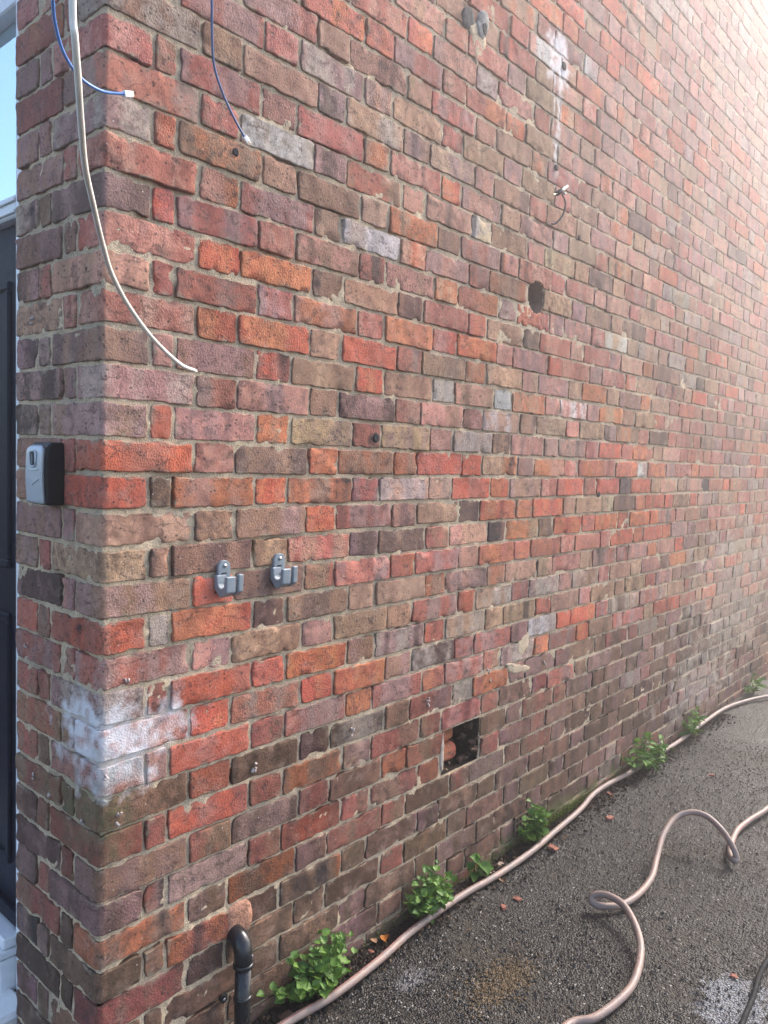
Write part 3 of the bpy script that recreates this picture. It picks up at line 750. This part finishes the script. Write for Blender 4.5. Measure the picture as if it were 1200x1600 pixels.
# ------------------------------------------------------------------ two grey clips for a lance on the long face
M_GREY = plain('grey_plastic', (.24, .28, .31), .42, .5, var=.08, scale=90, bump=.0004, bscale=700)
M_STEEL = plain('screw_steel', (.5, .5, .5), .35, .5, 1.0)
def wall_clip(x, z, label):
    t = empty('wall_clip', (x, 0, z)); tag(t, label, 'clip', 'grey clips screwed to the wall')
    x0, x1 = x-.017, x+.017
    tab = [(x0, z+.02)] + [(x+.017*math.cos(a), z+.062+.017*math.sin(a)) for a in np.linspace(math.pi, 0, 9)][::1] + [(x1, z+.02)]
    V, F = extrude([(p[0], p[1]) for p in tab], 1, -.011, -.002); bp = part('back_plate', (V, [f[::-1] for f in F]), M_GREY, t, False)
    def scoop(zb, top_back, top_lip, r=.0125, yc=-.0275):
        pts = [(-.002, top_back), (-.002, z+.016), (-.022, z-.004), (-.034, z-.002), (-.050, z+.010), (-.051, top_lip), (-.0405, top_lip)]
        for a in np.linspace(0, -math.pi, 10): pts.append((yc+-.0+-r*1.0*math.cos(a)*1.0, zb+r*math.sin(a)))
        pts += [(-.0125, top_back)]
        return pts
    def prof(pts): return pts
    a = scoop(z+.030, z+.046, z+.046); V, F = extrude(a, 0, x0-.006, x0+.020); part('hook', (V, F), M_GREY, t, False)
    b = scoop(z+.030, z+.040, z+.050); V, F = extrude(b, 0, x0+.028, x0+.042); part('hook', (V, F), M_GREY, t, False)
    part('bridge', rbox(x0+.018, x0+.029, -.020, -.002, z+.004, z+.034, .001), M_GREY, t, False)
    V, F = tube([(x, -.0105, z+.066), (x, -.0135, z+.066)], .0048, 14); sc = sub('screw', (V, F), M_STEEL, bp, t)
    sub('screw_slot_shade', rbox(x-.0032, x+.0032, -.0142, -.0128, z+.0653, z+.0667, .0002), M_HOLE_SHADE, bp, t, False)
    part('slot_shade', rbox(x-.008, x+.006, -.0125, -.0108, z+.0475, z+.0505, .0003), M_HOLE_SHADE, t, False)
    for o in t.children:
        m = o.modifiers.new('bevel', 'BEVEL'); m.width = .0028 if o.name.startswith('hook') else .0012; m.segments = 3; m.limit_method = 'ANGLE'
wall_clip(.300, 1.116, 'grey plastic wall clip nearer the corner, left of the pair')
wall_clip(.467, 1.120, 'grey plastic wall clip farther from the corner, right of the pair')

# ------------------------------------------------------------------ loose cables hanging down the wall
def cable(name, pts, r, mat, label, end=None, group=None):
    P = catmull(pts, 12); t = empty(name, P[-1]); tag(t, label, 'cable', group)
    part('sheath', tube(P, r, 10), mat, t); return t, P
M_WC = plain('white_cable', (.80, .77, .70), .5, .4, var=.14, scale=25); M_BL = plain('blue_cable', (.06, .21, .60), .45, .5, var=.1)
M_BD = plain('dusty_blue_cable', (.09, .18, .40), .5, .5, var=.3, scale=30)
wc = [(-.10, -.30, 3.4), (-.36, -.62, 2.35), (-.429, -.728, 2.022), (-.409, -.691, 1.877), (-.404, -.686, 1.846), (-.388, -.661, 1.822), (-.362, -.617, 1.798), (-.325, -.555, 1.775), (-.279, -.488, 1.755), (-.226, -.414, 1.73), (-.171, -.343, 1.706), (-.101, -.274, 1.676), (-.026, -.226, 1.638), (.049, -.193, 1.606), (.098, -.174, 1.598)]
t, P = cable('hanging_cable', wc, .0037, M_WC, 'long off-white cable hanging loose in front of the corner')
part('bare_tip', tube(P[-1]+np.outer([0, .006], (P[-1]-P[-2])/np.linalg.norm(P[-1]-P[-2])), .0022, 8), M_STEEL, t)
def clear_plastic():
    m = NT('clear_plastic'); m.fin((.80, .86, .88, 1), .18, .5); m.b.inputs['Transmission Weight'].default_value = .45; return m.m
M_CLR = clear_plastic(); M_GOLD = plain('contact_gold', (.7, .5, .2), .3, .5, 1.0)
def plug(t, P, L=.021):
    d = P[-1]-P[-4]; d /= np.linalg.norm(d); s = np.cross(d, [0, 1, .15]); s /= np.linalg.norm(s); u = np.cross(s, d); c = P[-1]
    def obox(a, b, w, h, off=0.0):
        V, F = rbox(a, b, -w/2, w/2, off-h/2, off+h/2, .0012); return [c+v[0]*d+v[1]*s+v[2]*u for v in V], F
    pl = part('plug', obox(-.004, L-.004, .0115, .0078), M_CLR, t, False)
    sub('latch', obox(.0, L-.007, .005, .0014, .0056), M_CLR, pl, t, False)
    for k in range(4): sub('contact', [(np.array(v)+s*(k-1.5)*.0022) for v in obox(L-.0115, L-.0035, .0009, .0004, -.0041)[0]] and ([np.array(v)+s*(k-1.5)*.0022 for v in obox(L-.0115, L-.0035, .0009, .0006, -.0041)[0]], obox(L-.0115, L-.0035, .0009, .0006, -.0041)[1]), M_GOLD, pl, t, False)
b1 = [(-.10, -.20, 3.2), (-.22, -.27, 2.35), (-.227, -.26, 2.164), (-.203, -.214, 2.136), (-.182, -.18, 2.118), (-.154, -.153, 2.093), (-.112, -.126, 2.079), (-.062, -.108, 2.08), (-.013, -.101, 2.095)]
t, P = cable('network_cable', b1, .0028, M_BL, 'bright blue network cable curling round the corner to a clear plug', group='blue network cables'); plug(t, P)
b2 = [(.10, -.12, 3.3), (.10, -.19, 2.6), (.118, -.175, 2.362), (.135, -.155, 2.308), (.177, -.104, 2.233), (.217, -.079, 2.193), (.265, -.061, 2.156), (.298, -.057, 2.127)]
t, P = cable('network_cable', b2, .0025, M_BD, 'dusty blue network cable hanging straight down the long wall', group='blue network cables'); plug(t, P, .019)

# short black stub with a bolt and a stiff wire, high on the wall
def stub():
    t = empty('cable_stub', (1.724, 0, 2.30)); tag(t, 'short black tube on a bent wire sticking out high on the wall', 'cable stub')
    w = part('wire', tube(catmull([(1.72, .0, 2.30), (1.735, -.012, 2.305), (1.748, -.030, 2.335), (1.735, -.045, 2.37), (1.70, -.05, 2.39)], 8), .0035, 8), plain('grey_wire', (.10, .10, .10), .5), t)
    a, b = np.array([1.655, -.055, 2.378]), np.array([1.735, -.045, 2.424])
    tb = part('tube', tube([a, b], .0085, 14), plain('black_tube', (.012, .012, .012), .4), t)
    sub('end_cap', tube([b, b+(b-a)*.04], .0065, 14), plain('white_core', (.7, .7, .7), .5), tb, t)
    part('bolt', tube([(1.69, -.058, 2.388), (1.69, -.068, 2.384)], .0045, 6), M_STEEL, t)
    part('bare_core', tube([a, a+np.array([-.045, -.006, -.018])], .0022, 6), plain('copper_core', (.55, .45, .32), .4, .5, .6), t)
stub()

# ------------------------------------------------------------------ black waste pipe
def waste_pipe():
    t = empty('waste_pipe', (.36, -.05, 0)); tag(t, 'black plastic waste pipe with elbow coming out of the wall at bottom left', 'pipe')
    m = plain('black_pipe', (.014, .015, .017), .30, .5, var=.3, scale=30)
    x, y = .352, -.045; r = .0195
    el = [(x+.006, .012, .268), (x+.004, -.012, .268)] + [(x+.004-.004*k/6, -.012-.033*math.sin(k/6*math.pi/2), .268-.040*(1-math.cos(k/6*math.pi/2))) for k in range(1, 7)] + [(x, y, .206)]
    e = part('elbow', tube(el, r*1.16, 22), m, t)
    sub('socket_ring', tube([(x, y, .204), (x, y, .206), (x, y, .214), (x, y, .216)], [r*1.16, r*1.28, r*1.28, r*1.16], 22), m, e, t)
    pr = part('pipe_run', tube([(x, y, .207), (x, y, -.03)], r, 22), m, t)
    sub('coupling_ring', tube([(x, y, .118), (x, y, .120), (x, y, .132), (x, y, .134)], [r*1.01, r*1.14, r*1.14, r*1.01], 22), m, pr, t)
    cl = part('pipe_clip', join(rbox(x-.040, x-.020, -.014, -.003, .118, .132, .002), tube([(x-.034, -.006, .125), (x-.034, -.018, .125)], .009, 12)), m, t, False)
    sub('screw', tube([(x-.034, -.0175, .125), (x-.034, -.020, .125)], .004, 8), M_STEEL, cl, t)
    mk = plain('white_print', (.7, .7, .7), .6)
    q = [(x+.010, y-.0195, .236), (x+.015, y-.0175, .236), (x+.013, y-.0195, .228)]
    sub('moulded_mark', tube(q, .0006, 5), mk, e, t)
waste_pipe()

# ------------------------------------------------------------------ hoses and the black lead on the ground
def hose_mat():
    t = NT('hose_rubber'); P = t.pos(); n = t.noise(P, 18, 4, .6); n2 = t.noise(P, 160, 3, .6)
    c = t.mix(t.ramp(n, .35, .65), (.30, .205, .165, 1), (.235, .185, .165, 1)); c = t.mix(t.ramp(n2, .58, .75, 0, .5), c, (.13, .10, .085, 1))
    return t.fin(c, .50, .4)
M_HOSE = hose_mat(); M_STRIPE = plain('hose_stripe', (.28, .07, .06), .5, .4, var=.3, scale=30)
def hose(name, pts, r, label, twist, group='garden hoses'):
    P = catmull(pts, 12); t = empty(name, (P[0][0], P[0][1], 0)); tag(t, label, 'hose', group)
    part('hose_tube', tube(P, r, 16), M_HOSE, t)
    T = np.gradient(P, axis=0); T /= np.linalg.norm(T, axis=1)[:, None]; N = np.cross(T, [0, 0, 1]); N /= np.linalg.norm(N, axis=1)[:, None]; B = np.cross(N, T)
    th = twist+np.linspace(0, 5, len(P)); S = P+(r-.0008)*(np.cos(th)[:, None]*N+np.sin(th)[:, None]*B)
    part('stripe', tube(S, .0015, 5), M_STRIPE, t)
    return t
HR = .0108
h1 = [(.20, -.09), (.34, -.086), (.476, -.087), (.61, -.100), (.796, -.092), (.994, -.071), (1.23, -.069), (1.435, -.084), (1.648, -.084), (1.838, -.07), (2.086, -.051), (2.266, -.022), (2.423, -.020), (2.622, -.035), (2.876, -.038), (3.19, -.045), (3.552, -.034), (3.944, -.033), (4.208, -.077), (4.431, -.146), (4.8, -.28), (5.4, -.4)]
hose('garden_hose', [(x, y, HR+.012) for x, y in h1], HR, 'long pinkish hose running along the foot of the wall', 1.0)
h2 = [(0.700, -0.660, 0.022), (0.840, -0.610, 0.022), (0.969, -0.599, 0.012), (1.034, -0.637, 0.014), (1.144, -0.657, 0.018), (1.225, -0.657, 0.022), (1.319, -0.635, 0.030), (1.393, -0.603, 0.038), (1.457, -0.555, 0.048), (1.505, -0.502, 0.056), (1.517, -0.453, 0.060), (1.512, -0.418, 0.056), (1.501, -0.398, 0.046), (1.493, -0.398, 0.034), (1.497, -0.414, 0.024), (1.520, -0.443, 0.022), (1.571, -0.474, 0.022), (1.671, -0.485, 0.022), (1.783, -0.479, 0.030), (1.886, -0.454, 0.050), (1.997, -0.431, 0.085), (2.105, -0.433, 0.115), (2.166, -0.471, 0.130), (2.184, -0.525, 0.125), (2.159, -0.592, 0.100), (2.139, -0.637, 0.060), (2.127, -0.654, 0.030), (2.121, -0.645, 0.024), (2.191, -0.612, 0.024), (2.359, -0.582, 0.023), (2.502, -0.588, 0.023), (2.689, -0.611, 0.023), (3.100, -0.620, 0.022), (3.700, -0.750, 0.022)]
hose('garden_hose', h2, HR, 'second pinkish hose looping in the air over the wet drive', 2.4)
t = empty('black_lead', (1.35, -.92, 0)); tag(t, 'black rubber lead lying at the bottom right corner of the drive', 'cable')
part('sheath', tube(catmull([(.9, -.99, .012), (1.1, -.945, .012), (1.286, -.924, .012), (1.407, -.915, .012), (1.616, -.898, .012), (2.1, -.93, .012), (2.8, -1.2, .012)], 10), .0075, 10), plain('black_rubber', (.010, .011, .013), .7, .15), t)

# ------------------------------------------------------------------ weeds along the foot of the wall
def leaf_mat():
    t = NT('weed_leaf'); oi = t.N('ShaderNodeObjectInfo'); r = oi.outputs['Random']; P = t.pos()
    c = t.mix(r, (.045, .12, .02, 1), (.17, .29, .055, 1)); n = t.noise(P, 90, 3, .6)
    c = t.mix(1.0, c, t.comb(*(t.ramp(n, .3, .7, .75, 1.3),)*3), 'MULTIPLY')
    t.fin(c, .5, .35)
    tr = t.N('ShaderNodeBsdfTranslucent'); t.set(tr.inputs[0], t.mix(.5, c, (.16, .30, .04, 1))); ad = t.N('ShaderNodeMixShader'); ad.inputs[0].default_value = .25
    t.l.new(t.b.outputs[0], ad.inputs[1]); t.l.new(tr.outputs[0], ad.inputs[2]); t.l.new(ad.outputs[0], t.out.inputs[0])
    return t.m
M_LEAF = leaf_mat(); M_STEM = plain('weed_stem', (.13, .15, .05), .6, .3, var=.2)
def leaf_mesh(w, cup, droop, point=1.0, seed=0):
    n, m = 7, 4; V = []; F = []
    for i in range(n+1):
        a = i/n; half = w*(math.sin(math.pi*min(1, a**.8))**.75)*(1-.25*a*point) if 0 < a < 1 else 0
        for j in range(-m, m+1):
            b = j/m; V.append((a, half*b*(1+.06*math.sin(a*19+seed)*abs(b)), cup*half*b*b*1.2-.02*(1-abs(b)) - droop*a*a+.015*math.sin(a*16)*abs(b)))
    k = 2*m+1
    for i in range(n):
        for j in range(k-1): F.append((i*k+j, (i+1)*k+j, (i+1)*k+j+1, i*k+j+1))
    return mesh_from('leaf', V, F, M_LEAF)
LEAVES = [leaf_mesh(.42, .4, .12, .6, seed=1), leaf_mesh(.47, .3, .25, .5, seed=2), leaf_mesh(.36, .5, .05, seed=3), leaf_mesh(.50, .3, .18, .3, seed=4)]
SLIM = [leaf_mesh(.2, .5, .25, seed=5), leaf_mesh(.24, .4, .15, seed=6)]
def weed(x, y, rx, h, nst, per, size, label, seed, meshes=None, ry=None, z=.012):
    g = random.Random(seed); t = empty('weed', (x, y, 0)); tag(t, label, 'weed', 'weeds along the foot of the wall')
    ry = ry or rx*.62; VFs = []; ms = meshes or LEAVES
    for s in range(nst):
        a = g.uniform(0, 2*math.pi); q = math.sqrt(g.random()); ex, ey = rx*q*math.cos(a), -abs(ry*q*math.sin(a))*1.0+ry*.15
        hh = h*(1-.55*q*q)*g.uniform(.65, 1.08); bx, by = ex*.35, ey*.35
        P = catmull([(x+bx, min(y+by, -.008), z-.02), (x+bx+(ex-bx)*.35, min(y+by+(ey-by)*.3, -.012), z+hh*.5), (x+ex, min(y+ey, -.016), z+hh)], 6)
        VFs.append(tube(P, np.linspace(.0017, .0009, len(P)), 5))
        for k in range(per):
            f = 1-(k/(per))*.8; p = P[min(len(P)-1, int(f*(len(P)-1)))]
            th = k*2.4+g.uniform(-.5, .5)+s; el = g.uniform(-.1, .75) if k else g.uniform(.3, .9)
            d = Vector((math.cos(th)*math.cos(el), math.sin(th)*math.cos(el), math.sin(el)))
            if p[1]+d.y*size > -.004: d.y = -abs(d.y)*.4
            up_ = Vector((g.uniform(-.35, .35), -.35+g.uniform(-.3, .2), 1)); sd_ = up_.cross(d).normalized(); nn = d.cross(sd_).normalized()
            sz = size*g.uniform(.6, 1.15)*(.8 if k == 0 else 1)
            o = bpy.data.objects.new('leaf', g.choice(ms)); COL.objects.link(o); o.parent = t
            mw = Matrix(((d.x, sd_.x, nn.x, p[0]-x), (d.y, sd_.y, nn.y, p[1]-y), (d.z, sd_.z, nn.z, p[2]), (0, 0, 0, 1)))
            o.matrix_local = mw @ Matrix.Scale(sz, 4)
    part('stems', join(*VFs), M_STEM, t)
weed(.605, -.03, .160, .150, 46, 6, .031, 'largest bushy green weed, beside the black waste pipe', 3)
weed(1.085, -.028, .140, .145, 40, 6, .032, 'bushy green weed against the wall below the square opening', 5)
weed(1.395, -.02, .06, .06, 4, 2, .06, 'small weed with a few broad leaves next to the hose', 8)
weed(1.76, -.025, .125, .140, 24, 6, .036, 'round-leaved weed in front of the air brick', 11)
weed(2.74, -.028, .22, .15, 24, 5, .052, 'leafy weed midway along the wall with hose over it', 14, SLIM+LEAVES[:1])
weed(2.87, -.075, .03, .05, 2, 2, .06, 'single broad-leaved sprig on the outer side of the hose', 15, [LEAVES[3]], .03)
weed(3.40, -.03, .14, .13, 11, 4, .065, 'wispy weed by the far stretch of hose', 17, SLIM)
weed(4.45, -.03, .20, .11, 9, 4, .065, 'farthest weed at the foot of the wall, right edge', 19, SLIM)
weed(-.015, .47, .05, .06, 6, 4, .05, 'dark green weed growing by the pale doorstep', 23, None, .06, .035)

# ------------------------------------------------------------------ air brick
def air_brick():
    t = empty('air_brick', (1.70, 0, .05)); tag(t, 'small terracotta air brick with dark holes low in the wall', 'air brick')
    m = plain('air_brick_clay', (.13, .09, .065), .9, .2, var=.2)
    x0, x1, z0, z1 = 1.655, 1.752, .045, .118
    part('grille', join(*([rbox(x0, x1, -.007, .004, z0+i*(z1-z0-.008)/3, z0+i*(z1-z0-.008)/3+.008, .001) for i in range(4)]+[rbox(x0+i*(x1-x0-.008)/4, x0+i*(x1-x0-.008)/4+.008, -.0065, .0035, z0, z1, .001) for i in range(5)])), m, t, False)
    part('void_shade', rbox(x0+.004, x1-.004, -.0012, .003, z0+.004, z1-.004, .0005), M_HOLE_SHADE, t, False)
air_brick()

# ------------------------------------------------------------------ chips, fallen leaves, silt and moss on the ground
M_CHIP = plain('brick_chip', (.27, .115, .08), .9, .2, var=.3, scale=90)
def chip(x, y, s, label, seed, mat=M_CHIP, flat=.4, cat='brick chip', group='brick chips scattered on the drive', name='brick_chip'):
    g = random.Random(seed); V, F = rbox(-.85, .85, -.6, .6, -.22, .22, .12); a = g.uniform(0, 6.3)
    V = [np.array([v[0]*(1+.4*g.uniform(-1, 1)), v[1]*(1+.4*g.uniform(-1, 1)), v[2]*(1+.5*g.uniform(-1, 1))*flat/.4]) for v in V]
    ca, sa = math.cos(a), math.sin(a); V = [np.array([v[0]*ca-v[1]*sa, v[0]*sa+v[1]*ca, v[2]+.2])*s for v in V]
    o = link(name, mesh_from(name, V, F, mat, False), None, (x, y, .004)); tag(o, label, cat, group); return o
chip(2.36, -.055, .016, 'pinkish brick chip between the far hose and the wall weeds', 1)
chip(2.145, -.155, .017, 'pale brick chip out on the drive above the hose arch', 2)
chip(1.755, -.112, .020, 'large brick chip touching the outer side of the wall hose', 3)
chip(1.372, -.197, .014, 'brick chip left of the hose loop, farther of two', 4)
chip(1.300, -.189, .013, 'brick chip left of the hose loop, nearer of two', 5)
chip(1.476, -.845, .011, 'lone pink pebble of brick near the black lead', 6)
chip(2.91, -.307, .015, 'far brick chip alone on the dark drive', 7)
chip(.835, -.035, .012, 'small brick chip between the two nearest weeds', 8)
chip(.492, -.052, .022, 'brown brick shard under the largest weed', 9, plain('brown_chip', (.16, .09, .06), .9, .2))
chip(1.52, -.035, .018, 'flat stone flake beside the broad-leaved weed', 10, plain('stone_flake', (.30, .22, .17), .9, .2), .2)
chip(1.45, -.045, .016, 'second stone flake near the broad-leaved weed, closer to the hose', 12, plain('stone_flake2', (.24, .18, .14), .9, .2), .2)
def fallen(x, y, s, col, label, seed, nm):
    me = LEAVES[seed % 3].copy(); me.materials.clear(); me.materials.append(plain(nm, col, .6, .3, var=.2, scale=80))
    o = link('fallen_leaf', me, None, (x, y, .018)); o.scale = (s, s, s); o.rotation_euler = (.2, -.15, seed*1.3); tag(o, label, 'leaf', 'fallen leaves by the wall')
fallen(.905, -.022, .034, (.55, .20, .04), 'orange fallen leaf on the soil between the first two weeds', 3, 'orange_leaf')
fallen(.86, -.03, .028, (.42, .24, .13), 'dry tan fallen leaf beside the orange one', 6, 'tan_leaf')
fallen(1.42, -.10, .035, (.20, .12, .07), 'brown fallen leaf lying just outside the hose', 8, 'brown_leaf')
def scatter(name, n, fx, fy, smin, smax, mat, seed, kind='stuff', fz=lambda x, y: .002):
    g = np.random.default_rng(seed); VFs = []
    bv = np.array([(1, 0, 0), (-1, 0, 0), (0, 1, 0), (0, -1, 0), (0, 0, .7), (0, 0, -.7)]); bf = [(0, 2, 4), (2, 1, 4), (1, 3, 4), (3, 0, 4), (2, 0, 5), (1, 2, 5), (3, 1, 5), (0, 3, 5)]
    V = np.zeros((n*6, 3)); F = []
    for i in range(n):
        x, y = fx(g), fy(g); s = g.uniform(smin, smax)*g.uniform(.6, 1); v = bv*(1+g.uniform(-.35, .35, (6, 1))); a = g.uniform(0, 6.3)
        v = np.stack([v[:, 0]*math.cos(a)-v[:, 1]*math.sin(a), v[:, 0]*math.sin(a)+v[:, 1]*math.cos(a), v[:, 2]], -1)*s; V[i*6:i*6+6] = v+np.array([x, y, fz(x, y)+s*.3]); F += [tuple(k+i*6 for k in f) for f in bf]
    o = link(name, mesh_from(name, V, F, mat, False)); o['kind'] = kind; return o
def grit_mat():
    t = NT('grit_stone'); P = t.pos(); v = t.voro(P, 130); s = t.sep(v.outputs['Color'])[0]
    c = t.mix(s, (.010, .009, .008, 1), (.065, .056, .047, 1)); c = t.mix(t.ramp(s, .93, .97), c, (.20, .17, .14, 1)); return t.fin(c, .5, .5)
M_GRIT = grit_mat()
o = scatter('loose_grit', 14000, lambda g: .3+3.2*g.random()**1.5, lambda g: -1.1*g.random()**1.25, .0022, .0062, M_GRIT, 5); o['label'] = 'loose dark grit over the wet drive'
o = scatter('soil_crumbs', 4600, lambda g: .3+3.6*g.random()**1.3, lambda g: -.010-abs(g.normal(0, .042)), .003, .010, plain('soil', (.028, .02, .014), .95, .2, var=.5, scale=200), 6, fz=lambda x, y: .006); o['label'] = 'dark soil crumbs gathered along the wall foot'
o = scatter('leaf_litter', 260, lambda g: .4+3.4*g.random()**1.2, lambda g: -.012-abs(g.normal(0, .05)), .004, .011, plain('litter_brown', (.13, .08, .045), .8, .2, var=.6, scale=60), 9, fz=lambda x, y: .006); o['label'] = 'bits of dry leaf litter along the wall foot'
o = scatter('sand_silt', 900, lambda g: g.normal(1.0, .075), lambda g: g.normal(-.375, .035), .002, .006, plain('sandy_silt', (.15, .105, .06), .95, .2, var=.3, scale=200), 7); o['label'] = 'sandy silt left on the drive'
o = scatter('moss', 1500, lambda g: g.normal(2.0, .16) if g.random() < .75 else g.uniform(.6, 3.0), lambda g: -.004-abs(g.normal(0, .004)), .0022, .0055, plain('moss_green', (.09, .115, .02), .95, .1, var=.4, scale=150), 8, fz=lambda x, y: .004+abs(random.gauss(0, .014))); o['label'] = 'green moss along the foot of the wall'

# ------------------------------------------------------------------ scattering volume added to imitate lens glare towards the low sun
def glare_haze():
    V, F = rbox(-6, 7.5, -6, 6, -1.1, 4.80, .01)
    t = NT('glare_volume'); t.n.remove(t.b); pv = t.N('ShaderNodeVolumePrincipled'); pv.inputs['Color'].default_value = (1.0, .935, .955, 1)
    pv.inputs['Density'].default_value = GLARE_DENSITY; pv.inputs["Anisotropy"].default_value = .83; t.l.new(pv.outputs[0], t.out.inputs['Volume'])
    o = link('glare_haze', mesh_from('glare_haze', V, F, t.m, False)); o['kind'] = 'stuff'; o['label'] = 'scattering volume added to imitate lens glare'
GLARE_DENSITY = .046
glare_haze()
